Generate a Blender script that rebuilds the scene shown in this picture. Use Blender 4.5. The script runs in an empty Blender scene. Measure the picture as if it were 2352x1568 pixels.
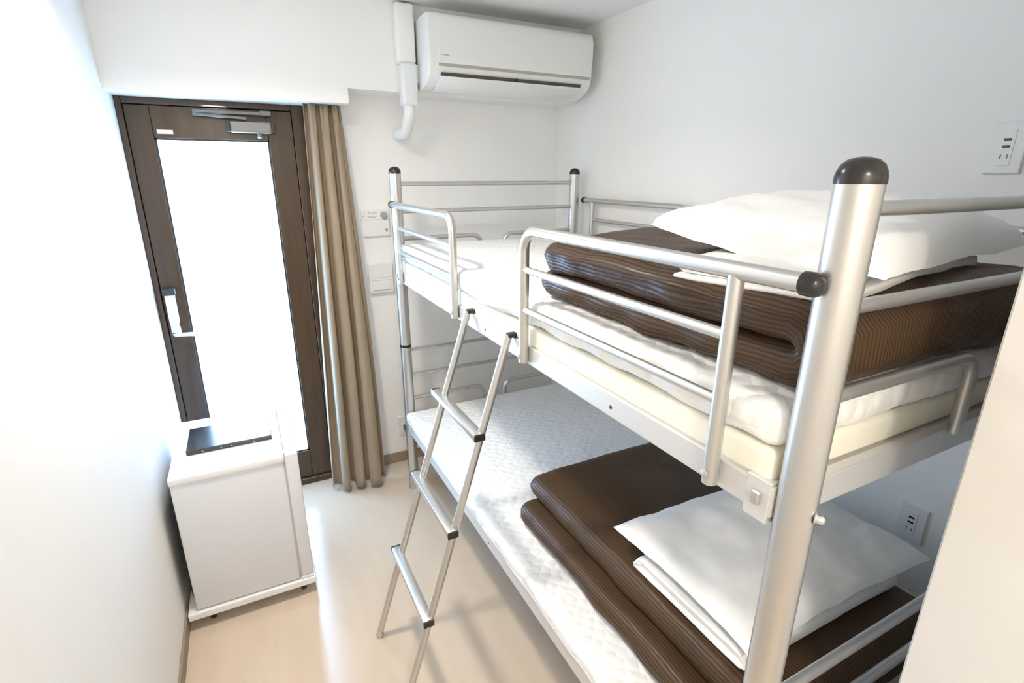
import bpy, bmesh, math, random
from mathutils import Vector, Matrix, noise
random.seed(7)
PI = math.pi
SC = bpy.context.scene
COL = SC.collection

# ------------------------------------------------------------------ helpers
def tag(o, label=None, cat=None, group=None, kind=None):
    if label: o['label'] = label
    if cat: o['category'] = cat
    if group: o['group'] = group
    if kind: o['kind'] = kind
    return o

def empty(name, loc=(0, 0, 0), label=None, cat=None, group=None, kind=None):
    o = bpy.data.objects.new(name, None)
    o.empty_display_size = .05
    o.location = loc
    COL.objects.link(o)
    return tag(o, label, cat, group, kind)

def obj(name, bm, mat, parent=None, smooth=None, label=None, cat=None, group=None, kind=None):
    """link one mesh; geometry is given in world space, kept there when parented"""
    bmesh.ops.recalc_face_normals(bm, faces=bm.faces)
    me = bpy.data.meshes.new(name)
    bm.to_mesh(me); bm.free()
    me.materials.append(mat)
    o = bpy.data.objects.new(name, me)
    COL.objects.link(o)
    if parent is not None:
        o.parent = parent
        off = Vector((0, 0, 0)); q = parent
        while q is not None:
            off += q.location; q = q.parent
        o.location = -off
    if smooth is not None:
        for p in me.polygons: p.use_smooth = True
        if smooth < 179:
            me.set_sharp_from_angle(angle=math.radians(smooth))
    return tag(o, label, cat, group, kind)

def recenter(o):
    """move a top-level mesh's origin to the bottom centre of its geometry"""
    me = o.data
    xs = [v.co.x for v in me.vertices]; ys = [v.co.y for v in me.vertices]; zs = [v.co.z for v in me.vertices]
    c = Vector(((min(xs)+max(xs))/2, (min(ys)+max(ys))/2, min(zs)))
    me.transform(Matrix.Translation(-c)); o.location = c
    return o

def add_box(bm, lo, hi, bevel=0, seg=2):
    r = bmesh.ops.create_cube(bm, size=1)
    vs = r['verts']
    for v in vs:
        v.co = Vector([(lo[i]+hi[i])/2 + v.co[i]*(hi[i]-lo[i]) for i in range(3)])
    if bevel:
        es = list({e for v in vs for e in v.link_edges})
        bmesh.ops.bevel(bm, geom=es, offset=bevel, segments=seg, profile=.5, affect='EDGES')
    return bm

def box(lo, hi, bevel=0, seg=2):
    return add_box(bmesh.new(), lo, hi, bevel, seg)

def fillet(pts, r, n=7):
    """round the inner corners of a polyline"""
    P = [Vector(p) for p in pts]; out = [P[0]]
    for i in range(1, len(P)-1):
        a, b, c = P[i-1], P[i], P[i+1]
        u = (a-b).normalized(); w = (c-b).normalized()
        ang = u.angle(w)
        if ang > 3.1 or r <= 0: out.append(b); continue
        d = min(r/math.tan(ang/2), (a-b).length*.49, (c-b).length*.49)
        rr = d*math.tan(ang/2)
        cen = b+(u+w).normalized()*(rr/math.sin(ang/2))
        s, e = b+u*d-cen, b+w*d-cen
        tot = s.angle(e)
        ax = s.cross(e).normalized()
        for k in range(n+1):
            out.append(cen+Matrix.Rotation(tot*k/n, 3, ax) @ s)
    out.append(P[-1])
    return out

def add_tube(bm, pts, r, seg=16, bend=0, cap=True, squash=None):
    P = fillet(pts, bend) if bend else [Vector(p) for p in pts]
    T = []
    for i in range(len(P)):
        a = P[max(i-1, 0)]; b = P[min(i+1, len(P)-1)]
        T.append((b-a).normalized())
    n = T[0].orthogonal().normalized()
    if squash: n = Vector(squash[0]); n = (n-T[0]*n.dot(T[0])).normalized()
    rings = []
    for i, p in enumerate(P):
        if i:
            q = T[i-1].rotation_difference(T[i]); n = (q @ n); n = (n-T[i]*n.dot(T[i])).normalized()
        m = T[i].cross(n)
        rr = r[i] if isinstance(r, (list, tuple)) else r
        sx = squash[1] if squash else 1
        rings.append([bm.verts.new(p+n*rr*sx*math.cos(2*PI*k/seg)+m*rr*math.sin(2*PI*k/seg)) for k in range(seg)])
    for a, b in zip(rings, rings[1:]):
        for k in range(seg):
            bm.faces.new((a[k], a[(k+1) % seg], b[(k+1) % seg], b[k]))
    if cap:
        bm.faces.new(rings[0][::-1]); bm.faces.new(rings[-1])
    return bm

def tube(*a, **k): return add_tube(bmesh.new(), *a, **k)

def add_lathe(bm, prof, loc, axis=(0, 0, 1), seg=24):
    """prof: (radius, height) list; closes to a point where radius is 0"""
    q = Vector((0, 0, 1)).rotation_difference(Vector(axis)); loc = Vector(loc)
    rings = []
    for r, h in prof:
        if r <= 1e-6: rings.append([bm.verts.new(loc+q @ Vector((0, 0, h)))])
        else: rings.append([bm.verts.new(loc+q @ Vector((r*math.cos(2*PI*k/seg), r*math.sin(2*PI*k/seg), h))) for k in range(seg)])
    for a, b in zip(rings, rings[1:]):
        for k in range(seg):
            k2 = (k+1) % seg
            if len(a) == 1 and len(b) == 1: continue
            if len(a) == 1: bm.faces.new((a[0], b[k2], b[k]))
            elif len(b) == 1: bm.faces.new((a[k], a[k2], b[0]))
            else: bm.faces.new((a[k], a[k2], b[k2], b[k]))
    if len(rings[0]) > 1: bm.faces.new(rings[0][::-1])
    if len(rings[-1]) > 1: bm.faces.new(rings[-1])
    return bm
def lathe(*a, **k): return add_lathe(bmesh.new(), *a, **k)

def prism_x(prof, x0, x1, bevel=0, seg=2):
    """extrude a (y, z) outline along x"""
    bm = bmesh.new()
    a = [bm.verts.new((x0, y, z)) for y, z in prof]; b = [bm.verts.new((x1, y, z)) for y, z in prof]
    n = len(prof)
    fa = bm.faces.new(a); fb = bm.faces.new(b[::-1])
    for i in range(n): bm.faces.new((a[i], b[i], b[(i+1) % n], a[(i+1) % n]))
    if bevel:
        es = list({e for f in (fa, fb) for e in f.edges})
        bmesh.ops.bevel(bm, geom=es, offset=bevel, segments=seg, profile=.5, affect='EDGES')
    return bm

def prism_y(prof, y0, y1):
    bm = bmesh.new()
    a = [bm.verts.new((x, y0, z)) for x, z in prof]; b = [bm.verts.new((x, y1, z)) for x, z in prof]
    n = len(prof)
    bm.faces.new(a); bm.faces.new(b[::-1])
    for i in range(n): bm.faces.new((a[i], b[i], b[(i+1) % n], a[(i+1) % n]))
    return bm

# ------------------------------------------------------------------ materials
def mat(name, color, rough=.5, metal=0, spec=.5, coat=0, sheen=0, emis=None, estr=0):
    m = bpy.data.materials.new(name); m.use_nodes = True
    nt = m.node_tree; b = nt.nodes['Principled BSDF']
    b.inputs['Base Color'].default_value = (*color, 1)
    b.inputs['Roughness'].default_value = rough
    b.inputs['Metallic'].default_value = metal
    b.inputs['Specular IOR Level'].default_value = spec
    b.inputs['Coat Weight'].default_value = coat
    b.inputs['Sheen Weight'].default_value = sheen
    if emis:
        b.inputs['Emission Color'].default_value = (*emis, 1); b.inputs['Emission Strength'].default_value = estr
    m['b'] = 1
    return m
def N(m, t, **kw):
    n = m.node_tree.nodes.new(t)
    for k, v in kw.items(): setattr(n, k, v)
    return n
def L(m, a, b): m.node_tree.links.new(a, b)
def bsdf(m): return m.node_tree.nodes['Principled BSDF']
def coords(m, which='Object', scale=(1, 1, 1), rot=(0, 0, 0)):
    tc = N(m, 'ShaderNodeTexCoord'); mp = N(m, 'ShaderNodeMapping')
    mp.inputs['Scale'].default_value = scale; mp.inputs['Rotation'].default_value = rot
    L(m, tc.outputs[which], mp.inputs['Vector'])
    return mp.outputs['Vector']
def bump(m, height, strength, dist):
    bp = N(m, 'ShaderNodeBump'); bp.inputs['Strength'].default_value = strength; bp.inputs['Distance'].default_value = dist
    L(m, height, bp.inputs['Height']); L(m, bp.outputs['Normal'], bsdf(m).inputs['Normal'])
    return bp
def noise_tex(m, vec, scale, detail=3, rough=.5):
    n = N(m, 'ShaderNodeTexNoise'); n.inputs['Scale'].default_value = scale
    n.inputs['Detail'].default_value = detail; n.inputs['Roughness'].default_value = rough
    L(m, vec, n.inputs['Vector']); return n.outputs['Fac']
def ramp(m, fac, stops):
    r = N(m, 'ShaderNodeValToRGB'); e = r.color_ramp.elements
    e[0].position, e[0].color = stops[0][0], (*stops[0][1], 1)
    e[1].position, e[1].color = stops[-1][0], (*stops[-1][1], 1)
    for p, c in stops[1:-1]:
        k = e.new(p); k.color = (*c, 1)
    L(m, fac, r.inputs['Fac']); return r.outputs['Color']

def plain_noise(name, c, var, scale, rough=.6, bs=.1, bd=.002, bscale=None, **k):
    m = mat(name, c, rough, **k); v = coords(m)
    f = noise_tex(m, v, scale, 4)
    col = ramp(m, f, [(.3, tuple(x*(1-var) for x in c)), (.7, tuple(min(1, x*(1+var)) for x in c))])
    L(m, col, bsdf(m).inputs['Base Color'])
    if bs: bump(m, noise_tex(m, v, bscale or scale*8, 3), bs, bd)
    return m

M = {}
M['wall'] = plain_noise('white_wallpaper', (.875, .862, .835), .008, 3, .75, .12, .0012, 260, spec=.3)
M['ceiling'] = plain_noise('white_ceiling', (.85, .85, .85), .008, 3, .8, .1, .001, 200, spec=.3)
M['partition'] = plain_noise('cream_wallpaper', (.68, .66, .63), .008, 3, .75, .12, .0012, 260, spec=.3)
M['baseboard'] = plain_noise('taupe_vinyl_skirting', (.30, .24, .165), .05, 12, .5, 0)
M['floor'] = mat('beige_vinyl_floor', (.63, .53, .43), .32, spec=.45)
def _floor():
    m = M['floor']; v = coords(m, 'Object', (6, 1.2, 1))
    f = noise_tex(m, v, 3.0, 5)
    L(m, ramp(m, f, [(.3, (.57, .47, .365)), (.7, (.61, .505, .40))]), bsdf(m).inputs['Base Color'])
    r = N(m, 'ShaderNodeMapRange'); r.inputs['To Min'].default_value = .15; r.inputs['To Max'].default_value = .23
    L(m, noise_tex(m, v, 14, 3), r.inputs['Value']); L(m, r.outputs['Result'], bsdf(m).inputs['Roughness'])
    bump(m, noise_tex(m, v, 60, 2), .06, .001)
_floor()
M['door'] = mat('dark_brown_door_metal', (.08, .045, .022), .3, spec=.35, coat=.15)
def _door():
    m = M['door']; v = coords(m, 'Object', (14, 14, 1.3))
    L(m, ramp(m, noise_tex(m, v, 4, 5), [(.3, (.052, .029, .014)), (.7, (.070, .040, .021))]), bsdf(m).inputs['Base Color'])
_door()
M['door_dark'] = mat('dark_door_gasket', (.03, .025, .022), .45)
M['grey_metal'] = mat('grey_painted_closer', (.22, .21, .195), .45, metal=.4)
M['closer_dark'] = mat('dark_closer_cap', (.04, .036, .03), .5)
M['chrome'] = mat('bright_chrome', (.82, .82, .82), .15, metal=1)
M['satin'] = mat('satin_steel_handle', (.72, .73, .75), .3, metal=.9)
M['silver'] = mat('silver_powder_coated_steel', (.60, .585, .56), .33, metal=.85, coat=.1)
def _silver():
    m = M['silver']; v = coords(m)
    bump(m, noise_tex(m, v, 900, 2), .04, .0004)
_silver()
M['beam'] = mat('light_grey_painted_steel', (.66, .655, .645), .42, metal=.35)
M['black'] = mat('black_moulded_plastic', (.022, .020, .018), .25)
M['rubber'] = mat('black_rubber', (.02, .02, .02), .6)
M['white_plastic'] = mat('white_moulded_plastic', (.80, .80, .785), .32)
M['ac'] = mat('off_white_plastic_casing', (.80, .795, .765), .38)
M['ac_dark'] = mat('dark_air_outlet', (.07, .062, .05), .6)
M['ac_line'] = mat('grey_panel_gap', (.42, .40, .36), .6)
M['fridge'] = mat('white_enamel_steel', (.80, .80, .80), .3, coat=.2)
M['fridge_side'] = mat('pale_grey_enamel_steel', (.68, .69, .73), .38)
M['tray'] = mat('gloss_black_glass', (.016, .016, .018), .18, spec=.8)
M['label'] = mat('cream_paper_label', (.82, .74, .66), .6)
M['ink'] = mat('dark_grey_print', (.13, .13, .13), .6)
M['ink_soft'] = mat('soft_grey_print', (.50, .49, .47), .6)
M['red_ink'] = mat('orange_print', (.50, .26, .14), .6)
M['knob_grey'] = mat('mid_grey_plastic', (.36, .36, .375), .45)
M['foam'] = plain_noise('cream_foam_cover', (.86, .825, .70), .02, 14, .8, .25, .002, 180)
M['sheet'] = plain_noise('white_cotton', (.86, .855, .84), .01, 8, .75, .25, .0015, 300, sheen=.1)
M['pillow'] = plain_noise('white_pillow_cotton', (.87, .865, .85), .008, 6, .7, .2, .0012, 340, sheen=.1)
M['curtain'] = mat('taupe_brown_curtain_cloth', (.285, .215, .145), .7, sheen=.25)
def _curt():
    m = M['curtain']; v = coords(m, 'Object', (900, 900, 900))
    wv = N(m, 'ShaderNodeTexNoise'); wv.inputs['Scale'].default_value = 1; L(m, v, wv.inputs['Vector'])
    bump(m, wv.outputs['Fac'], .2, .0006)
    v2 = coords(m, 'Object', (30, 30, 3))
    L(m, ramp(m, noise_tex(m, v2, 2, 3), [(.3, (.27, .205, .133)), (.7, (.31, .238, .158))]), bsdf(m).inputs['Base Color'])
_curt()
# quilted white mattress pad: small waffle cells with soft irregularity
M['pad'] = mat('white_quilted_pad', (.85, .845, .83), .8, sheen=.15)
def _pad():
    m = M['pad']; v = coords(m, 'Object', (1, 1, 1), (0, 0, math.radians(45)))
    nz = N(m, 'ShaderNodeTexNoise'); nz.inputs['Scale'].default_value = 9; L(m, v, nz.inputs['Vector'])
    mx = N(m, 'ShaderNodeMixRGB', blend_type='LINEAR_LIGHT'); mx.inputs['Fac'].default_value = .012
    L(m, v, mx.inputs['Color1']); L(m, nz.outputs['Color'], mx.inputs['Color2'])
    vo = N(m, 'ShaderNodeTexVoronoi'); vo.inputs['Scale'].default_value = 32; vo.inputs['Randomness'].default_value = .5
    L(m, mx.outputs['Color'], vo.inputs['Vector'])
    inv = N(m, 'ShaderNodeMath', operation='SUBTRACT'); inv.inputs[0].default_value = 1.0
    L(m, vo.outputs['Distance'], inv.inputs[1])
    bump(m, inv.outputs[0], .8, .007)
_pad()
# dark brown satin-stripe duvet cover; stripes run in u (metres across the cloth)
M['duvet'] = mat('dark_brown_satin_stripe_cover', (.09, .05, .026), .5, sheen=0, spec=.28)
def _duvet():
    m = M['duvet']
    tc = N(m, 'ShaderNodeTexCoord'); sp = N(m, 'ShaderNodeSeparateXYZ'); L(m, tc.outputs['UV'], sp.inputs[0])
    mu = N(m, 'ShaderNodeMath', operation='MULTIPLY'); mu.inputs[1].default_value = 2*PI/.0085; L(m, sp.outputs['X'], mu.inputs[0])
    si = N(m, 'ShaderNodeMath', operation='SINE'); L(m, mu.outputs[0], si.inputs[0])
    r = N(m, 'ShaderNodeMapRange'); r.inputs['From Min'].default_value = -.35; r.inputs['From Max'].default_value = .35
    L(m, si.outputs[0], r.inputs['Value'])
    L(m, ramp(m, r.outputs['Result'], [(0, (.050, .027, .013)), (1, (.086, .048, .023))]), bsdf(m).inputs['Base Color'])
    r2 = N(m, 'ShaderNodeMapRange'); r2.inputs['To Min'].default_value = .62; r2.inputs['To Max'].default_value = .36
    L(m, r.outputs['Result'], r2.inputs['Value']); L(m, r2.outputs['Result'], bsdf(m).inputs['Roughness'])
    v = coords(m)
    bump(m, noise_tex(m, v, 26, 4, .6), .22, .008)
_duvet()
# frosted door glass: its own emission stands in for daylight, with a blurred view through
M['glass'] = mat('frosted_emissive_glass', (.93, .97, 1.0), .55, spec=.4)
def _glass():
    m = M['glass']; b = bsdf(m)
    b.inputs['Transmission Weight'].default_value = 1
    b.inputs['IOR'].default_value = 1.2
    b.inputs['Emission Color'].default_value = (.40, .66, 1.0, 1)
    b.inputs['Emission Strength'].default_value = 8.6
_glass()
M['concrete'] = plain_noise('pale_grey_concrete', (.55, .57, .58), .05, 4, .8, .2, .003, 60)
M['lamp'] = mat('opal_lamp_diffuser', (.9, .9, .88), .4, emis=(1, .95, .87), estr=6)

# ------------------------------------------------------------------ room constants (metres)
D, W, HC = 2.702, 2.048, 2.30            # back wall, right wall, ceiling
XL, XR, YN, YF = 1.019, 1.974, .376, 2.406   # bed post axes
YB = 2.508                                # face of the soffit over door and air conditioner
XP, YP = 1.19, .27                        # corner of the partition beside the camera
Y0 = -1.3

def struct(name, bm, m, label, cat, **k):
    return obj(name, bm, m, None, label=label, cat=cat, kind='structure', **k)

struct('floor', box((-.1, Y0-.1, -.1), (W+.1, D+.1, 0)), M['floor'], 'beige vinyl floor of the narrow bedroom', 'floor')
struct('ceiling', box((-.1, Y0-.1, HC), (W+.1, D+.1, HC+.1)), M['ceiling'], 'white ceiling over the bunk bed and air conditioner', 'ceiling')
struct('wall_left', box((-.1, Y0-.1, 0), (0, D+.1, HC)), M['wall'], 'white wall on the left beside the fridge', 'wall')
struct('wall_right', box((W, YP-.05, 0), (W+.1, D+.1, HC)), M['wall'], 'white long wall behind the bunk bed', 'wall')
bm = box((.70, D, 0), (W, D+.1, HC)); add_box(bm, (0, D, 1.90), (.70, D+.1, HC))
struct('wall_back', bm, M['wall'], 'white end wall beside the glass door', 'wall')
struct('wall_front', box((0, Y0-.1, 0), (XP, Y0, HC)), M['wall'], 'white wall behind the camera end of the corridor', 'wall')
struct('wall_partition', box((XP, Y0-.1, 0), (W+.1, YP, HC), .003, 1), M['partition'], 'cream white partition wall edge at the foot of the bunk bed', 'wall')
bm = box((0, YB, 1.893), (.866, D, HC)); add_box(bm, (.866, YB, 1.952), (W, D, HC))
struct('trim_1', bm, M['wall'], 'white boxed soffit above the door, carrying the air conditioner', 'soffit')
struct('baseboard_back', box((.70, D-.008, 0), (W, D, .062), .002, 1), M['baseboard'], 'taupe baseboard along the end wall', 'baseboard')
struct('baseboard_left', box((0, Y0, 0), (.008, D-.05, .062), .002, 1), M['baseboard'], 'taupe baseboard along the left wall', 'baseboard')
struct('baseboard_right', box((W-.008, YP, 0), (W, D-.008, .062), .002, 1), M['baseboard'], 'taupe baseboard along the long wall under the bed', 'baseboard')

# ------------------------------------------------------------------ glazed door
door = empty('door_1', (.35, D, 0), 'dark brown metal door with tall frosted glass pane', 'door', kind='structure')
yf0, yf1 = D-.012, D+.085
bm = bmesh.new()
for lo, hi in (((.0, yf0, 0), (.022, yf1, 1.893)), ((.645, yf0, 0), (.702, yf1, 1.893)), ((.022, yf0, 1.868), (.645, yf1, 1.893)), ((.022, yf0, .0), (.645, yf1, .034))):
    add_box(bm, lo, hi, .002, 1)
for lo, hi in (((.0, D+.046, 0), (.040, yf1, 1.893)), ((.630, D+.046, 0), (.702, yf1, 1.893)), ((.03, D+.046, 1.850), (.65, yf1, 1.893)), ((.03, D+.046, 0), (.65, yf1, .05))):
    add_box(bm, lo, hi)
obj('frame', bm, M['door'], door)
gx0, gx1, gz0, gz1 = .110, .541, .192, 1.742
yl0, yl1 = D+.004, D+.044
bm = bmesh.new()
for lo, hi in (((.0235, yl0, .036), (gx0, yl1, 1.8665)), ((gx1, yl0, .036), (.6438, yl1, 1.8665)), ((gx0, yl0, gz1), (gx1, yl1, 1.8665)), ((gx0, yl0, .036), (gx1, yl1, gz0))):
    add_box(bm, lo, hi, .002, 1)
leaf = obj('leaf', bm, M['door'], door)
bm = bmesh.new()
for lo, hi in (((gx0, yl0+.004, gz0), (gx0+.007, yl1, gz1)), ((gx1-.007, yl0+.004, gz0), (gx1, yl1, gz1)), ((gx0, yl0+.004, gz1-.007), (gx1, yl1, gz1)), ((gx0, yl0+.004, gz0), (gx1, yl1, gz0+.007))):
    add_box(bm, lo, hi)
obj('gasket', bm, M['door_dark'], leaf)
obj('pane', box((gx0+.005, D+.018, gz0+.005), (gx1-.005, D+.024, gz1-.005)), M['glass'], leaf)
# closer on the top rail
cl = obj('door_closer', box((.395, yl0-.052, 1.770), (.555, yl0, 1.815), .006, 3), M['grey_metal'], door)
for x in (.378, .553):
    obj('end_cap', box((x, yl0-.046, 1.773), (x+.018, yl0, 1.812), .004, 2), M['closer_dark'], cl)
bm = lathe([(.011, 0), (.011, .016), (.007, .02), (0, .02)], (.505, yl0-.03, 1.770), (0, 0, -1), 14)
obj('spindle', bm, M['grey_metal'], cl)
bm = bmesh.new()
add_box(bm, (.262, yl0-.034, 1.842), (.532, yl0-.020, 1.856), .002, 1)
add_tube(bm, [(.268, yl0-.03, 1.838), (.40, yl0-.042, 1.830), (.46, yl0-.045, 1.826)], .006, 8)
add_box(bm, (.515, yl0-.04, 1.84), (.56, yl0-.004, 1.862), .003, 1)
add_lathe(bm, [(.012, 0), (.012, .012), (0, .012)], (.272, yl0-.03, 1.832), (0, 0, 1), 12)
obj('closer_arm', bm, M['grey_metal'], cl)
obj('door_label', box((.123, yl0-.0012, 1.758), (.180, yl0, 1.774)), M['label'], leaf)
# lock case and lever on the left stile
lk = obj('lock_case', box((.036, yl0-.034, .965), (.074, yl0, 1.095), .005, 3), M['white_plastic'], door)
bm = box((.030, yl0-.040, 1.094), (.080, yl0, 1.122), .004, 2)
obj('lock_top', bm, M['closer_dark'], lk)
bm = box((.033, yl0-.01, .905), (.072, yl0, .965), .004, 2)
obj('handle_plate', bm, M['satin'], lk)
bm = bmesh.new()
add_tube(bm, [(.048, yl0, .918), (.048, yl0-.052, .918), (.090, yl0-.054, .916), (.142, yl0-.050, .912)], .0095, 12, bend=.016)
obj('lever_handle', bm, M['satin'], door, 60)
obj('keyhole', lathe([(.009, 0), (.009, .003), (0, .003)], (.066, yl0, .79), (0, -1, 0), 14), M['closer_dark'], leaf)

# unseen balcony added so the frosted glass dims towards the bottom
struct('trim_2', box((-1.5, D+.1, -.16), (2.6, D+1.5, -.06)), M['concrete'], 'added unseen concrete balcony floor dimming the lower frosted pane', 'balcony')
struct('trim_3', box((-1.5, D+1.4, -.06), (2.6, D+1.5, 1.15)), M['concrete'], 'added unseen concrete balcony parapet dimming the lower frosted pane', 'balcony')

# ------------------------------------------------------------------ curtain gathered at the right of the door
def curtain():
    bm = bmesh.new()
    nu, nv = 150, 46
    z0, z1 = .022, 1.893
    rows = []
    for j in range(nv+1):
        v = j/nv; z = z1+(z0-z1)*v
        s = v*v*(3-2*v)
        xa = .688-.058*v-.012*math.sin(v*PI)*.3; xb = .848+.034*v+.010*math.sin(v*PI)
        yc = 2.603-.075*v
        amp = .028+.034*min(1, v*1.5)
        row = []
        for i in range(nu+1):
            u = i/nu
            wob = .10*noise.noise(Vector((u*4, v*1.3, 2.1)))
            ph = (u+wob*.25)*3.4*2*PI
            a = amp*(.65+.5*noise.noise(Vector((u*5+9, v*1.1, 4))))
            x = xa+(xb-xa)*u-.011*math.sin(2*ph)*min(1, .3+v)+.004*math.sin(ph*1.7+v*2)
            y = yc+a*math.sin(ph)+.035*(u-.5)*(0.2-v)*1.6
            # pinch pleats at the heading
            if v < .09: y += .007*math.sin(ph*3)*(1-v/.09)
            row.append(bm.verts.new((x, y, z)))
        rows.append(row)
    for a, b in zip(rows, rows[1:]):
        for i in range(nu): bm.faces.new((a[i], a[i+1], b[i+1], b[i]))
    o = obj('curtain', bm, M['curtain'], None, 179, 'taupe brown floor length curtain bunched at the right of the door', 'curtain')
    recenter(o)
    md = o.modifiers.new('thickness', 'SOLIDIFY'); md.thickness = .003; md.offset = 0
    return o
curtain()

# ------------------------------------------------------------------ air conditioner, pipe cover, hose
ac = empty('air_conditioner', (1.575, YB, 1.955), 'white wall mounted air conditioner under the ceiling', 'air conditioner')
x0, x1 = 1.168, 1.984
yA = 2.302
prof = [(YB, 2.234), (yA+.03, 2.234), (yA+.012, 2.231), (yA+.003, 2.222), (yA, 2.20), (yA-.001, 2.13), (yA+.002, 2.04), (yA+.012, 2.010), (yA+.035, 1.985), (yA+.075, 1.967), (yA+.13, 1.958), (YB, 1.956)]
obj('casing', prism_x(prof, x0, x1, .007, 3), M['ac'], ac, 40)
prof = [(yA+.02, 2.2335), (yA+.008, 2.2285), (yA-.003, 2.219), (yA-.006, 2.20), (yA-.007, 2.13), (yA-.004, 2.047), (yA+.004, 2.044), (yA+.02, 2.044)]
obj('front_panel', prism_x(prof, x0+.040, x1-.008, .003, 2), M['ac'], ac, 40)
obj('panel_gap', prism_x([(yA-.001, 2.0435), (yA-.001, 2.035), (yA+.02, 2.035), (yA+.02, 2.0435)], x0+.040, x1-.012), M['ac_line'], ac)
pr = [(yA+.0045, 2.012), (yA+.009, 2.000), (yA+.03, 2.004), (yA+.03, 2.014)]
obj('air_outlet', prism_x(pr, x0+.052, x1-.060), M['ac_dark'], ac)
obj('outlet_pin', box((1.572, yA+.002, 2.000), (1.581, yA+.012, 2.012)), M['black'], ac)
pr = [(yA+.0075, 1.9985), (yA+.030, 1.978), (yA+.072, 1.9595), (yA+.125, 1.952), (yA+.125, 1.957), (yA+.075, 1.965), (yA+.034, 1.984), (yA+.013, 2.000)]
obj('louvre', prism_x(pr, x0+.048, x1-.058, .001, 1), M['ac'], ac, 50)
bm = bmesh.new()
for k, (a, b) in enumerate(((0, .006), (.008, .013), (.015, .022), (.024, .034))):
    add_box(bm, (x0+.052+a, yA-.0075, 2.0745), (x0+.052+b, yA-.006, 2.0785))
obj('brand_mark', bm, M['ink_soft'], ac)

pc = empty('pipe_cover', (1.13, YB, 1.9), 'white plastic pipe cover left of the air conditioner', 'pipe cover')
obj('upper_cover', box((1.078, YB-.055, 2.060), (1.160, YB, 2.292), .012, 3), M['wall'], pc, 40)
obj('lower_cover', box((1.086, YB-.072, 1.892), (1.158, YB, 2.062), .012, 3), M['white_plastic'], pc, 40)
obj('side_cover', box((1.150, YB-.050, 1.985), (1.176, YB, 2.060), .006, 2), M['white_plastic'], pc, 40)
obj('drain_pipe', tube([(1.122, 2.475, 1.893), (1.122, 2.475, 1.86), (1.122, 2.54, 1.785), (1.122, 2.62, 1.785), (1.122, D, 1.785)], .026, 18, bend=.07), M['white_plastic'], pc, 60)

# ------------------------------------------------------------------ small wall fittings
tp = empty('thermostat_panel', (.985, D, 1.30), 'white control panel with grey round dial beside the curtain', 'control panel')
obj('plate', box((.912, D-.014, 1.302), (1.052, D, 1.436), .004, 2), M['white_plastic'], tp)
obj('dial', lathe([(.017, 0), (.017, .008), (.014, .011), (0, .011)], (1.024, D-.014, 1.406), (0, -1, 0), 20), M['knob_grey'], tp, 40)
bm = bmesh.new()
for (a, b, z) in ((.918, .932, 1.414), (.945, .960, 1.418), (.965, .990, 1.417), (.944, .99, 1.402), (.95, .985, 1.396), (.918, .928, 1.400)):
    add_box(bm, (a, D-.0146, z-.002), (b, D-.0138, z+.002))
obj('printed_text', bm, M['ink_soft'], tp)
obj('cover_seam', box((.912, D-.0147, 1.384), (1.052, D-.0138, 1.386)), M['ink_soft'], tp)
obj('indicator', box((1.028, D-.0148, 1.325), (1.040, D-.0138, 1.340)), M['red_ink'], tp)
sp = empty('switch_plate', (.985, D, 1.01), 'white switch box below the round dial panel', 'switch')
obj('plate', box((.925, D-.022, 1.012), (1.050, D, 1.170), .005, 2), M['white_plastic'], sp)
obj('rocker', box((.945, D-.028, 1.03), (1.03, D-.020, 1.072), .003, 2), M['white_plastic'], sp)
bm = bmesh.new()
for z in (1.024, 1.078, 1.092): add_box(bm, (.935, D-.0227, z), (1.04, D-.0217, z+.0016))
obj('seam', bm, M['ink_soft'], sp)

def outlet(name, loc, axis, label, kind):
    """axis 'x': on the right wall facing -x, plate spans y; axis 'y': on the end wall facing -y"""
    o = empty(name, loc, label, 'outlet', 'wall outlets')
    X, Y, Z = loc
    def bb(a0, a1, z0, z1, d0, d1, bev=0):
        if axis == 'x': return box((X-d1, Y+a0, Z+z0), (X-d0, Y+a1, Z+z1), bev, 2)
        return box((X+a0, Y-d1, Z+z0), (X+a1, Y-d0, Z+z1), bev, 2)
    obj('plate', bb(-.0365, .0365, 0, .118, 0, .008, .003), M['white_plastic'], o)
    obj('insert', bb(-.014, .014, .018, .100, .007, .0095, .001), M['white_plastic'], o)
    if kind == 'usb':
        for z in (.078, .062):
            obj('usb_port', bb(-.0075, .0075, z-.0028, z+.0028, .009, .0101), M['black'], o)
    else:
        for z in (.062,):
            for a in (-.006, .006):
                obj('socket_slot', bb(a-.0012, a+.0012, z, z+.010, .009, .0101), M['ink'], o)
    for a in (-.0065, .0065):
        obj('socket_slot', bb(a-.0012, a+.0012, .034, .044, .009, .0101), M['ink'], o)
    return o
outlet('wall_outlet', (W, .648, 1.604), 'x', 'white wall outlet with two black ports above the upper pillow', 'usb')
outlet('wall_outlet', (W, .632, .552), 'x', 'shaded wall outlet with two black ports behind the lower pillow', 'usb')
lo = outlet('wall_outlet', (1.060, D, .165), 'y', 'white wall outlet low on end wall beside the far bed post', 'plain')
pg = obj('plug', box((1.050, D-.034, .205), (1.074, D-.009, .232), .004, 2), M['ink'], lo)

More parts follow.
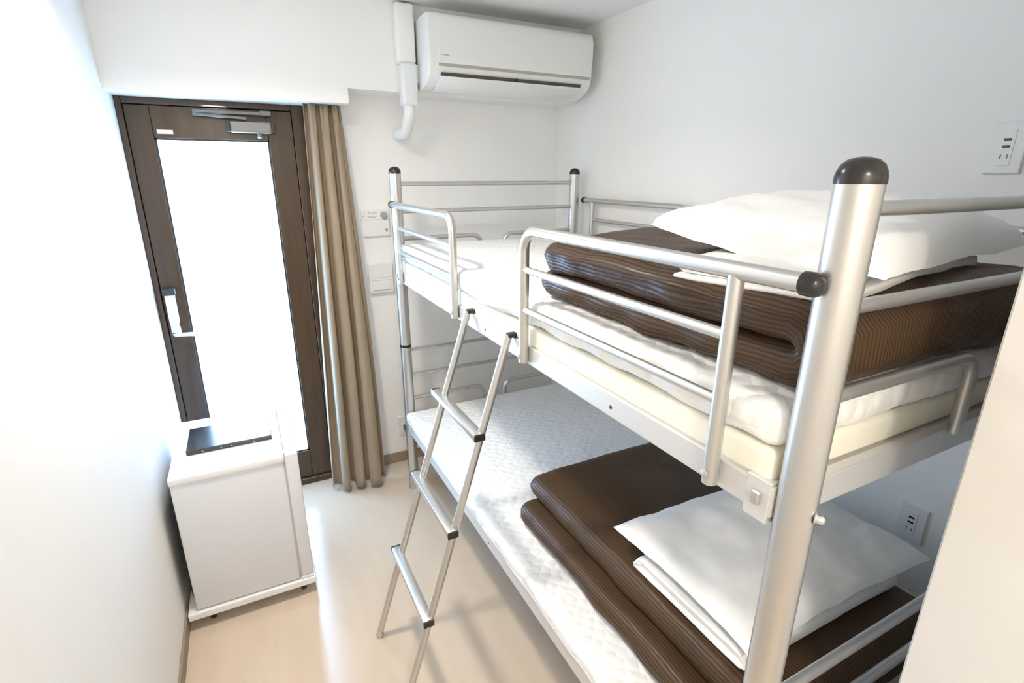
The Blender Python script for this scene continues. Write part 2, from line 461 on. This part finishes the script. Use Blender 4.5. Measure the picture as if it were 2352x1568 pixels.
# ------------------------------------------------------------------ mini fridge on its wheeled stand, tray on top
fr = empty('mini_fridge', (.245, 2.11, .075), 'small white fridge under the glass door', 'fridge')
fx0, fx1, fy0, fy1, fz0, fz1 = .042, .398, 1.872, 2.345, .078, .628
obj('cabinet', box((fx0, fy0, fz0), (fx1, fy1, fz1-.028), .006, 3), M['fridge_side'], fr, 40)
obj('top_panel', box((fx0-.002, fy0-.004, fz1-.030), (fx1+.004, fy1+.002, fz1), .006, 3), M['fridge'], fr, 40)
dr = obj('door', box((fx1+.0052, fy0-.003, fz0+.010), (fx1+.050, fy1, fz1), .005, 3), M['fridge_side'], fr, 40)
obj('door_seal', box((fx1, fy0+.006, fz0+.014), (fx1+.006, fy1-.006, fz1-.012)), M['ink_soft'], dr)
obj('hinge', box((fx1-.022, fy0+.008, fz1-.001), (fx1+.034, fy0+.034, fz1+.0025), .001, 1), M['fridge'], fr)
obj('hinge', box((fx1-.020, fy1-.05, fz1-.001), (fx1+.030, fy1-.026, fz1+.0025), .001, 1), M['fridge'], fr)
obj('foot_bracket', box((fx1+.002, fy0-.003, fz0-.002), (fx1+.050, fy0+.03, fz0+.010), .001, 1), M['white_plastic'], fr)
bm = box((fx0-.012, fy0+.05, fz0+.03), (fx0-.001, fy1-.05, fz1-.10))
for k in range(9):
    add_tube(bm, [(fx0-.014, fy0+.06, fz0+.05+k*.046), (fx0-.014, fy1-.06, fz0+.05+k*.046)], .0025, 6)
obj('back_panel', bm, M['rubber'], fr)

st = empty('fridge_stand', (.235, 2.11, 0), 'low white rolling stand under the small fridge', 'stand')
sx0, sx1, sy0, sy1 = .012, .455, 1.862, 2.36
bm = bmesh.new()
for lo_, hi_ in (((sx0, sy0, .046), (sx1, sy0+.028, .074)), ((sx0, sy1-.028, .046), (sx1, sy1, .074)), ((sx0, sy0+.028, .046), (sx0+.028, sy1-.028, .074)), ((sx1-.028, sy0+.028, .046), (sx1, sy1-.028, .074)), ((sx0+.028, 2.07, .05), (sx1-.028, 2.15, .070))):
    add_box(bm, lo_, hi_, .004, 2)
add_box(bm, (fx0+.02, fy0+.04, .070), (fx1+.02, fy1-.04, .0785))
obj('frame', bm, M['fridge'], st)
for cx, cy in ((.085, sy0+.045), (.405, sy0+.045), (.085, sy1-.045), (.405, sy1-.045)):
    c = obj('caster', box((cx-.013, cy-.012, .026), (cx+.013, cy+.012, .050), .003, 1), M['chrome'], st)
    obj('wheel', lathe([(0, -.010), (.015, -.010), (.018, -.006), (.018, .006), (.015, .010), (0, .010)], (cx, cy, .018), (1, 0, .0), 16), M['rubber'], c, 40)

tr = empty('black_tray', (.23, 2.115, fz1), 'flat glossy black panel lying on the small fridge', 'tray')
obj('panel', box((.088, 2.018, fz1+.001), (.372, 2.215, fz1+.019), .002, 2), M['tray'], tr)
for x in (.14, .20, .235, .31):
    obj('button', lathe([(.003, 0), (.003, .001), (0, .001)], (x, 2.018, fz1+.008), (0, -1, 0), 10), M['knob_grey'], tr)

# ------------------------------------------------------------------ bunk bed
bed = empty('bunk_bed', ((XL+XR)/2, (YN+YF)/2, 0), 'silver tubular steel bunk bed along the right wall', 'bunk bed')
RP = .0262
for px, py in ((XL, YN), (XL, YF), (XR, YN), (XR, YF)):
    HP = 1.592 if py < 1 else 1.606
    p = obj('post', tube([(px, py, .012), (px, py, HP)], RP, 32), M['silver'], bed, 40)
    prof = [(RP+.0008, -.002), (RP+.0008, .006), (RP-.0005, .012), (RP-.004, .0195), (RP-.010, .0245), (RP-.018, .0272), (0, .028)]
    obj('post_cap', lathe(prof, (px, py, HP), (0, 0, 1), 32), M['black'], p, 60)
    obj('collar', lathe([(RP+.0015, 0), (RP+.0015, .013)], (px, py, .794), (0, 0, 1), 32), M['black'], p, 40)
    obj('foot', lathe([(RP+.001, 0), (RP+.001, .014)], (px, py, 0), (0, 0, 1), 24), M['silver'], p, 40)
# side and end beams of the two levels
for z0, z1 in ((1.128, 1.178), (.352, .402)):
    for sx in (0, 1):
        bx = (.997, 1.019) if not sx else (1.974, 1.996)
        bm = box((bx[0], YN+RP-.004, z0), (bx[1], YF-RP+.004, z1), .003, 2)
        sr = obj('side_rail', bm, M['beam'], bed)
        for y in (.77, 1.391, 2.0):
            if sx: break
            obj('screw_hole', lathe([(.0042, 0), (.0042, .0006), (0, .0006)], (bx[0], y, z0+.022), (-1, 0, 0), 12), M['rubber'], sr)
        for ye, s in ((YN+RP, 1), (YF-RP, -1)):
            br = obj('bracket', box((bx[0]-.0012, min(ye, ye+s*.040), z0-.012), (bx[1]+.0012, max(ye, ye+s*.040), z1+.005), .001, 1), M['beam'], bed)
            xo = bx[0]-.0012 if not sx else bx[1]+.0012
            ax = -1 if not sx else 1
            bm = bmesh.new()
            add_box(bm, (min(xo, xo+ax*.008), min(ye+s*.012, ye+s*.026), z0+.014), (max(xo, xo+ax*.008), max(ye+s*.012, ye+s*.026), z0+.036), .002, 1)
            obj('hook', bm, M['silver'], br)
    for ye in (YN+.020, YF-.020):
        er = obj('end_beam', box((XL+RP-.005, ye-.010, z0), (XR-RP+.005, ye+.010, z1), .003, 2), M['beam'], bed)
# bolt through the near post
for px, s in ((XL, 1), (XR, -1)):
    for z in (1.153, .377):
        bm = lathe([(.0095, 0), (.0095, .002), (.0075, .003), (.0075, .008), (.006, .011), (.003, .0125), (0, .0128)], (px+s*.006, YN-RP+.001, z), (s*.35, -1, 0), 16)
        obj('bolt', bm, M['chrome'], bed, 50)
# horizontal end rails and the short bent stops beside the mattress
RE = .0098
for y in (YN, YF):
    for z in (1.561, 1.440, .775, .645):
        obj('end_rail', tube([(XL+RP-.004, y, z), (XR-RP+.004, y, z)], RE, 14), M['silver'], bed, 60)
    for z, zb in ((1.318, 1.165), (.518, .39)):
        yy = y
        ys = y+.020 if y < 1 else y-.020
        obj('end_stop', tube([(XL+RP-.004, yy, z), (1.432, yy, z), (1.432, yy, zb+.01)], RE+.001, 14, bend=.045), M['silver'], bed, 60)
        obj('end_stop', tube([(XR-RP+.004, yy, z), (1.561, yy, z), (1.561, yy, zb+.01)], RE+.001, 14, bend=.045), M['silver'], bed, 60)
# guard rails of the upper level
RG = .0128
for gx, s in ((.984, 1), (2.0095, -1)):
    for ycap, yv, ye in ((.388, .498, 1.121), (2.362, 2.284, 1.612)):
        g = obj('guard_rail', tube([(gx, ycap, 1.4735), (gx, ye, 1.4735), (gx, ye, 1.136)], RG, 18, bend=.052), M['silver'], bed, 60)
        d = -1 if ycap < 1 else 1
        obj('end_cap', lathe([(RG+.0025, -.010), (RG+.0025, .006), (RG, .011), (RG-.006, .0145), (0, .015)], (gx, ycap, 1.4735), (0, d, 0), 18), M['black'], g, 50)
        obj('upright', tube([(gx, yv, 1.470), (gx, yv, 1.136)], RG-.001, 18), M['silver'], g, 60)
        for z in (1.3786, 1.2768):
            obj('crossbar', tube([(gx, yv, z), (gx, ye, z)], .0088, 14), M['silver'], g, 60)
        for y_ in (yv, ye):
            xo = gx-.011*s
            bm = lathe([(.007, 0), (.007, .003), (0, .005)], (gx-(RG-.001)*s, y_, 1.155), (-s, 0, 0), 12)
            obj('screw', bm, M['silver'], g)
# decks that carry the mattresses
for z in (1.164, .386):
    bm = bmesh.new()
    for k in range(9):
        y = YN+.10+k*(YF-YN-.20)/8
        add_box(bm, (1.019, y-.03, z-.012), (1.974, y+.03, z+.004))
    add_box(bm, (1.019, YN+.03, z+.004), (1.974, YF-.03, z+.010))
    obj('slat_deck', bm, M['beam'], bed)

# ------------------------------------------------------------------ ladder hooked on the upper side rail
lad = empty('bed_ladder', (.622, 1.365, 0), 'silver steel ladder leaning on the upper bunk', 'ladder')
def lx(z): return .622+.305*z
for y in (1.535, 1.212):
    yt = y-.038 if y > 1.4 else y-.004
    r = obj('stile', tube([(lx(.0)+.001, y, .010), (lx(1.19), yt, 1.186)], .0112, 16), M['silver'], lad, 60)
    obj('foot_cap', lathe([(.0125, 0), (.0125, .02)], (lx(0)+.001, y, .001), (.29, 0, .957), 14), M['silver'], r, 40)
    bm = bmesh.new()
    add_box(bm, (lx(1.19)-.006, yt-.014, 1.180), (1.030, yt+.006, 1.192), .002, 1)
    add_box(bm, (1.022, yt-.014, 1.160), (1.030, yt+.006, 1.190), .002, 1)
    obj('hook', bm, M['rubber'], r)
for z in (.905, .616, .334):
    xx = lx(z)-.012
    bm = box((xx-.016, 1.192, z-.009), (xx+.016, 1.556, z+.011), .003, 2)
    # treads sit level across both stiles
    rg = obj('rung', bm, M['silver'], lad, 40)
    obj('end_cap', box((xx-.0165, 1.186, z-.0095), (xx+.0165, 1.194, z+.0115), .002, 1), M['black'], rg)
    obj('end_cap', box((xx-.0165, 1.554, z-.0095), (xx+.0165, 1.562, z+.0115), .002, 1), M['black'], rg)

# ------------------------------------------------------------------ mattresses and pads
def soft_slab(lo, hi, r, n=(26, 54, 4), amp=.003, freq=7, seed=0, edge=None, droop=None):
    """rounded, slightly uneven slab made as one closed grid"""
    bm = bmesh.new()
    cen = Vector([(a+b)/2 for a, b in zip(lo, hi)]); h = Vector([(b-a)/2 for a, b in zip(lo, hi)])
    cache = {}
    def vert(p):
        key = (round(p[0], 5), round(p[1], 5), round(p[2], 5))
        if key in cache: return cache[key]
        q = Vector(p); c = Vector([max(-h[i]+r, min(h[i]-r, q[i])) for i in range(3)])
        d = q-c
        if d.length > 1e-9: q = c+d.normalized()*r*min(1, d.length/1e-9)
        w = q+cen
        nrm = (d.normalized() if d.length > 1e-9 else Vector((0, 0, 1)))
        w += nrm*amp*noise.fractal(w*freq+Vector((seed, 0, 0)), 1, 2, 3)
        if edge: w = edge(w, nrm)
        v = bm.verts.new(w); cache[key] = v
        return v
    def lin(hh, k):
        # denser near the rounded edges
        m = [-hh, -hh+r*.35, -hh+r*.75, -hh+r]
        inner = [-hh+r+(2*hh-2*r)*i/k for i in range(1, k)]
        return m+inner+[-x for x in m[::-1]]
    ax = [lin(h[i], n[i]) for i in range(3)]
    for i in range(3):
        j, k = (i+1) % 3, (i+2) % 3
        for s in (-1, 1):
            for a in range(len(ax[j])-1):
                for b in range(len(ax[k])-1):
                    vs = []
                    for (u, w_) in ((a, b), (a+1, b), (a+1, b+1), (a, b+1)):
                        p = [0, 0, 0]; p[i] = s*h[i]; p[j] = ax[j][u]; p[k] = ax[k][w_]
                        vs.append(vert(p))
                    if len(set(vs)) == 4: bm.faces.new(vs)
    return bm

fo = obj('foam_mattress', soft_slab((1.004, .410, 1.1745), (1.958, 2.378, 1.2262), .010, (16, 40, 2), .0008, 6), M['foam'], None, 179,
         'cream foam mattress on the upper bunk under the white pad', 'mattress'); recenter(fo)
def pad_edge(w, nrm):
    # cloth puckers along the hanging edge
    side = 1-abs(nrm.z)
    k = .006*side*math.sin(w.y*55+2*noise.noise(w*4))
    w.x += k*nrm.x
    w.z += .004*side*math.sin(w.y*31+1.5*noise.noise(w*6))
    if w.x < 1.12 and 1.16 < w.y < 1.6 and nrm.x < -.2:      # swells out between the two guard rails
        t = math.sin((w.y-1.16)/.44*PI)
        w.x -= .022*t*side; w.z -= .012*t*side
    return w
pd = obj('mattress_pad', soft_slab((1.000, .405, 1.2275), (1.960, 2.380, 1.296), .026, (40, 130, 6), .006, 8, 3, pad_edge), M['pad'], None, 179,
         'white quilted pad on the upper bunk beneath the folded brown duvet', 'mattress pad', 'quilted pads on the bunk bed'); recenter(pd)
def pad_edge2(w, nrm):
    side = 1-abs(nrm.z)
    w.x += .0015*side*math.sin(w.y*38+2*noise.noise(w*4))*nrm.x
    return w
pd2 = obj('mattress_pad', soft_slab((.990, .410, .3985), (1.960, 2.378, .456), .018, (40, 130, 4), .0025, 8, 5, pad_edge2), M['pad'], None, 179,
          'white waffle quilted pad on the lower bunk', 'mattress pad', 'quilted pads on the bunk bed'); recenter(pd2)

# ------------------------------------------------------------------ folded textiles: one ribbon of cloth swept along a folded path
def resample(pts, step):
    P = [Vector(p) for p in pts]; L_ = [0]
    for a, b in zip(P, P[1:]): L_.append(L_[-1]+(b-a).length)
    n = max(2, int(L_[-1]/step)); out = []; j = 0
    for i in range(n+1):
        s = L_[-1]*i/n
        while j < len(P)-2 and L_[j+1] < s: j += 1
        t = (s-L_[j])/max(1e-9, L_[j+1]-L_[j]); out.append(P[j].lerp(P[j+1], t))
    return out, L_[-1]/n

def fold_path(layers, rad=None):
    """layers: list of (y_from, y_to, z) joined by half-circle turns"""
    pts = []
    for i, (a, b, z) in enumerate(layers):
        if i:
            z_prev = layers[i-1][2]; r = (z-z_prev)/2; sgn = 1 if layers[i-1][1] > layers[i-1][0] else -1
            for k in range(1, 12):
                t = -PI/2+PI*k/12
                pts.append((0, layers[i-1][1]+(a-layers[i-1][1])*k/12+sgn*r*math.cos(t), (z+z_prev)/2+r*math.sin(t)))
        pts.append((0, a, z)); pts.append((0, b, z))
    return pts

def ribbon(path, b, xr, step=.022, nx=40, amp=.004, freq=7, seed=0, warp=None, rc=.0):
    """xr(y, z) -> (x0, x1) of the cloth at that point; b = half thickness"""
    P, ds = resample(path, step)
    bm = bmesh.new(); uvl = bm.loops.layers.uv.new('UVMap')
    n = len(P); total = ds*(n-1); rings = []; uvs = {}
    ne = 7
    for i, p in enumerate(P):
        t = (P[min(i+1, n-1)]-P[max(i-1, 0)]).normalized()
        nr = Vector((0, -t.z, t.y))
        d = min(i, n-1-i)*ds
        sc = math.sqrt(max(0, 1-(1-min(1, (d+.002)/b))**2)) if d < b else 1
        sc = max(sc, .12)
        x0, x1 = xr(p.y, p.z)
        if rc and d < rc:
            sh = rc*(1-math.sqrt(max(0, 1-(1-d/rc)**2)))
            x0 += sh; x1 -= sh
        bb = b*sc
        ring = []
        cs = []
        for k in range(nx+1): cs.append((x0+b+(x1-x0-2*b)*k/nx, 1.0))
        for k in range(1, ne): 
            a = PI/2-PI*k/ne; cs.append((x1-b+b*math.cos(a), math.sin(a)))
        for k in range(nx+1): cs.append((x1-b-(x1-x0-2*b)*k/nx, -1.0))
        for k in range(1, ne):
            a = -PI/2-PI*k/ne; cs.append((x0+b+b*math.cos(a), math.sin(a)))
        per = 0; last = None
        for (x, h) in cs:
            q = Vector((x, p.y, p.z))+nr*bb*h
            if last is not None: per += math.hypot(x-last[0], (h-last[1])*b)
            last = (x, h)
            nn = (nr*h+Vector((1 if x > (x0+x1)/2 else -1, 0, 0))*(1-abs(h))).normalized()
            f = noise.fractal(Vector((x, p.y, p.z*1.5))*freq+Vector((seed, seed*.3, 0)), 1, 2, 3)
            q += nn*amp*f
            if warp: q = warp(q, nn, p)
            v = bm.verts.new(q); uvs[v] = (per, i*ds); ring.append(v)
        rings.append(ring)
    m = len(rings[0])
    for ra, rb in zip(rings, rings[1:]):
        for k in range(m): bm.faces.new((ra[k], ra[(k+1) % m], rb[(k+1) % m], rb[k]))
    bm.faces.new(rings[0][::-1]); bm.faces.new(rings[-1])
    for f in bm.faces:
        for lp in f.loops:
            u, v = uvs[lp.vert]
            lp[uvl].uv = (u, v)
    # the wrap-around column would smear one stripe: keep it continuous
    for f in bm.faces:
        us = [lp[uvl].uv.x for lp in f.loops]
        if max(us)-min(us) > .5:
            mx = max(us)
            for lp in f.loops:
                if lp[uvl].uv.x < .1: lp[uvl].uv.x = mx+.008
    return bm

# upper duvet, folded in two layers, fold towards the camera end
def wrinkle(q, side, k=1):
    # drag creases along the free aisle edge
    a = noise.noise(Vector((q.y*5, q.y*9+q.z*34, 3.3)))+.5*noise.noise(Vector((q.y*16, q.z*60, 7.7)))
    return .0075*k*a*side
def warp_u(q, nn, p):
    cx = (q.x-1.05)/.70
    q.x += wrinkle(q, max(0, 1-cx/.12)); q.z += .6*wrinkle(q, max(0, 1-cx/.2))
    if p.z > 1.366 and nn.z > .3:
        g = max(0, 1-((q.x-1.40)/.42)**4)*max(0, 1-((q.y-.52)/.27)**4)
        q.z -= .016*g
    if p.z > 1.366:
        q.z += .020*math.sin(max(0, min(1, cx))*PI)+.006
        q.y += .055*max(0, cx)*max(0, (q.y-.9)/.3) if q.y > .9 else 0
        # crease lines dragging down the aisle face
        if cx < .10: q.x += .008*noise.noise(Vector((q.y*9, q.z*14, 1)))
    else:
        if cx < .1: q.x += .006*noise.noise(Vector((q.y*7, q.z*10, 5)))
    return q
du = obj('duvet', ribbon(fold_path([(1.175, .447, 1.3345), (.447, 1.150, 1.3965)]), .036, lambda y, z: (1.046 if z < 1.366 else 1.038, 1.775), .02, 60, .007, 6, 2, warp_u, .05), M['duvet'], None, 179,
         'dark brown striped duvet folded on the upper bunk', 'duvet', 'folded brown duvets'); recenter(du)
def warp_l(q, nn, p):
    cx = (q.x-1.10)/.66
    q.x += wrinkle(q, max(0, 1-cx/.14), .8); q.z += .5*wrinkle(q, max(0, 1-cx/.25), .8)
    if p.z > .535:
        q.z += .010*math.sin(max(0, min(1, cx))*PI)
        if cx < .25: q.x += .007*noise.noise(Vector((q.y*8, q.z*14, 11)))
    elif cx < .1: q.x += .005*noise.noise(Vector((q.y*6, q.z*10, 15)))
    return q
du2 = obj('duvet', ribbon(fold_path([(1.372, .47, .4955), (.47, 1.400, .5605)]), .0355, lambda y, z: (1.092, 1.790) if z < .53 else (1.148, 1.775), .02, 60, .005, 6, 8, warp_l, .045), M['duvet'], None, 179,
          'dark brown striped duvet folded in shade on the lower bunk', 'duvet', 'folded brown duvets'); recenter(du2)

def sheet_bm(y0, y1, z0, xa, xb, t=.0055, layers=4, seed=0, warp=None):
    ls = []
    for k in range(layers):
        a, b = (y1-.004*k, y0+.006*(k % 3)) if k % 2 == 0 else (y0+.006*((k-1) % 3), y1-.006*k)
        ls.append((a, b, z0+t+k*2.02*t))
    return ribbon(fold_path(ls), t*.98, lambda y, z: (xa+.010*((z-z0)/t % 3.1)*.5, xb-.012*((z-z0)/t % 2.7)*.5), .016, 30, .0012, 8, seed, warp)
def sw(q, nn, p):
    q.z += .010*math.sin(max(0, min(1, (q.x-1.1)/.66))*PI)
    return q
sh2 = obj('folded_sheet', sheet_bm(.520, .868, .602, 1.180, 1.760, .0052, 4, 3, sw), M['sheet'], None, 179,
          'white folded sheets beneath the lower pillow on the duvet', 'folded sheet', 'folded white sheets'); recenter(sh2)
def swu(q, nn, p):
    a = math.radians(7.5); c = Vector((1.10, .43, 0)); d = q-c
    q.x = c.x+d.x*math.cos(a)-d.y*math.sin(a); q.y = c.y+d.x*math.sin(a)+d.y*math.cos(a)
    q.z += .016*math.sin(max(0, min(1, (q.x-1.05)/.70))*PI)+.004*noise.noise(Vector((q.x*7, q.y*7, 2)))
    return q
sh1 = obj('folded_sheet', sheet_bm(.418, .690, 1.4255, 1.078, 1.640, .0048, 4, 6, swu), M['sheet'], None, 179,
          'white folded sheets beneath the upper pillow on the duvet', 'folded sheet', 'folded white sheets'); recenter(sh1)

def pillow(cx, cy, z, hx, hy, th, rot, tilt, seed, puff=.5, base=.35, lift=0):
    """th: height of top over the seam, base share below it"""
    bm = bmesh.new(); n = 44
    top = {}; bot = {}
    R = Matrix.Rotation(rot, 4, 'Z') @ Matrix.Rotation(tilt[0], 4, 'X') @ Matrix.Rotation(tilt[1], 4, 'Y')
    for i in range(n+1):
        for j in range(n+1):
            u = -1+2*i/n; v = -1+2*j/n
            u = math.sin(u*PI/2)*.35+u*.65; v = math.sin(v*PI/2)*.35+v*.65
            x = hx*u*(1-.045*(1-v*v)*abs(u)**2); y = hy*v*(1-.06*(1-u*u)*abs(v)**2)
            prof = max(0, (1-abs(u)**2.6))**puff*max(0, (1-abs(v)**2.6))**puff
            wr = noise.fractal(Vector((x*9+seed, y*9, seed)), 1, 2, 4)
            e = (abs(u)**6+abs(v)**6)*.5
            zt = th*prof*(1+.06*wr)+.004*wr*(1-e)
            zb = -th*base*prof*(1+.05*wr)
            edge = (i in (0, n) or j in (0, n))
            zz = .004*wr+lift*((1-u)/2*(1+v)/2)**3
            top[i, j] = bm.verts.new(R @ Vector((x, y, zt+zz+(.0015 if not edge else 0))))
            bot[i, j] = top[i, j] if edge else bm.verts.new(R @ Vector((x, y, zb+zz-.0015)))
    for i in range(n):
        for j in range(n):
            bm.faces.new((top[i, j], top[i+1, j], top[i+1, j+1], top[i, j+1]))
            f = (bot[i, j+1], bot[i+1, j+1], bot[i+1, j], bot[i, j])
            if len(set(f)) == 4 and not all(q in top.values() for q in ()): 
                try: bm.faces.new(f)
                except ValueError: pass
    for v in bm.verts: v.co += Vector((cx, cy, z))
    return bm
p1 = obj('pillow', pillow(1.447, .640, 1.463, .330, .210, .102, math.radians(7), (0, 0), 3, .40, .16, .046), M['pillow'], None, 179,
         'plump white pillow on top of the upper bunk bedding', 'pillow', 'white pillows'); recenter(p1)
p2 = obj('pillow', pillow(1.498, .718, .676, .325, .228, .050, math.radians(-1), (0, 0), 13, .45, .42), M['pillow'], None, 179,
         'flat white pillow on the shaded lower bunk bedding', 'pillow', 'white pillows'); recenter(p2)

# ------------------------------------------------------------------ lamps and daylight
lamp = empty('ceiling_lamp', (.45, 1.56, HC), 'round white ceiling lamp above the aisle', 'ceiling lamp')
obj('housing', lathe([(.15, 0), (.15, -.03), (.135, -.042)], (.45, 1.56, HC), (0, 0, 1), 40), M['white_plastic'], lamp, 40)
obj('diffuser', lathe([(.134, -.040), (.132, -.050), (.10, -.060), (0, -.062)], (.45, 1.56, HC), (0, 0, 1), 40), M['lamp'], lamp, 60)
def area(name, loc, size, power, color, spread=180, rot=(0, 0, 0), shape='DISK'):
    l = bpy.data.lights.new(name, 'AREA'); l.shape = shape; l.size = size; l.energy = power; l.color = color; l.spread = math.radians(spread)
    o = bpy.data.objects.new(name, l); o.location = loc; o.rotation_euler = rot; COL.objects.link(o)
    return o
fill_lamp = empty('ceiling_lamp', (.30, -.92, HC), 'unseen ceiling lamp added as fill in the corridor behind the camera', 'ceiling lamp')  # unseen lamp, added to brighten the partition and lower bunk
obj('housing', lathe([(.15, 0), (.15, -.03), (.135, -.042)], (.30, -.92, HC), (0, 0, 1), 40), M['white_plastic'], fill_lamp, 40)
obj('diffuser', lathe([(.134, -.040), (.132, -.050), (.10, -.060), (0, -.062)], (.30, -.92, HC), (0, 0, 1), 40), M['lamp'], fill_lamp, 60)
area('ceiling_lamp_light', (.45, 1.56, HC-.066), .15, 11, (1, .925, .81), 150)
area('entry_fill_light', (.30, -.92, HC-.066), .22, 18, (1, .925, .82))  # fill light of the added corridor lamp

w = bpy.data.worlds.new('World'); SC.world = w; w.use_nodes = True
bg = w.node_tree.nodes['Background']; bg.inputs['Color'].default_value = (.82, .93, 1, 1); bg.inputs['Strength'].default_value = .7

# ------------------------------------------------------------------ camera
cam = bpy.data.cameras.new('Camera'); co = bpy.data.objects.new('Camera', cam); COL.objects.link(co)
yaw, pit, rol = math.radians(-27.0332), math.radians(-17.7329), math.radians(.0948)
F = Vector((-math.sin(yaw)*math.cos(pit), math.cos(yaw)*math.cos(pit), math.sin(pit)))
Rr = Vector((math.cos(yaw), math.sin(yaw), 0)); U = Rr.cross(F)
R2 = math.cos(rol)*Rr+math.sin(rol)*U; U2 = -math.sin(rol)*Rr+math.cos(rol)*U
co.matrix_world = Matrix(((R2.x, U2.x, -F.x, .3787), (R2.y, U2.y, -F.y, 0), (R2.z, U2.z, -F.z, 1.5992), (0, 0, 0, 1)))
cam.sensor_width = 36; cam.lens = 1195.7268/2352*36; cam.clip_start = .02
SC.camera = co
SC.view_settings.view_transform = 'Standard'; SC.view_settings.look = 'None'
SC.view_settings.exposure = .45; SC.view_settings.gamma = 1; SC.view_settings.use_curve_mapping = False
SC.cycles.use_denoising = True
SC.cycles.max_bounces = 8; SC.cycles.diffuse_bounces = 6; SC.cycles.glossy_bounces = 4; SC.cycles.transmission_bounces = 4
SC.cycles.use_adaptive_sampling = True; SC.cycles.adaptive_threshold = .09; SC.cycles.adaptive_min_samples = 16
SC.cycles.caustics_reflective = True; SC.cycles.caustics_refractive = False
SC.cycles.sample_clamp_indirect = 6
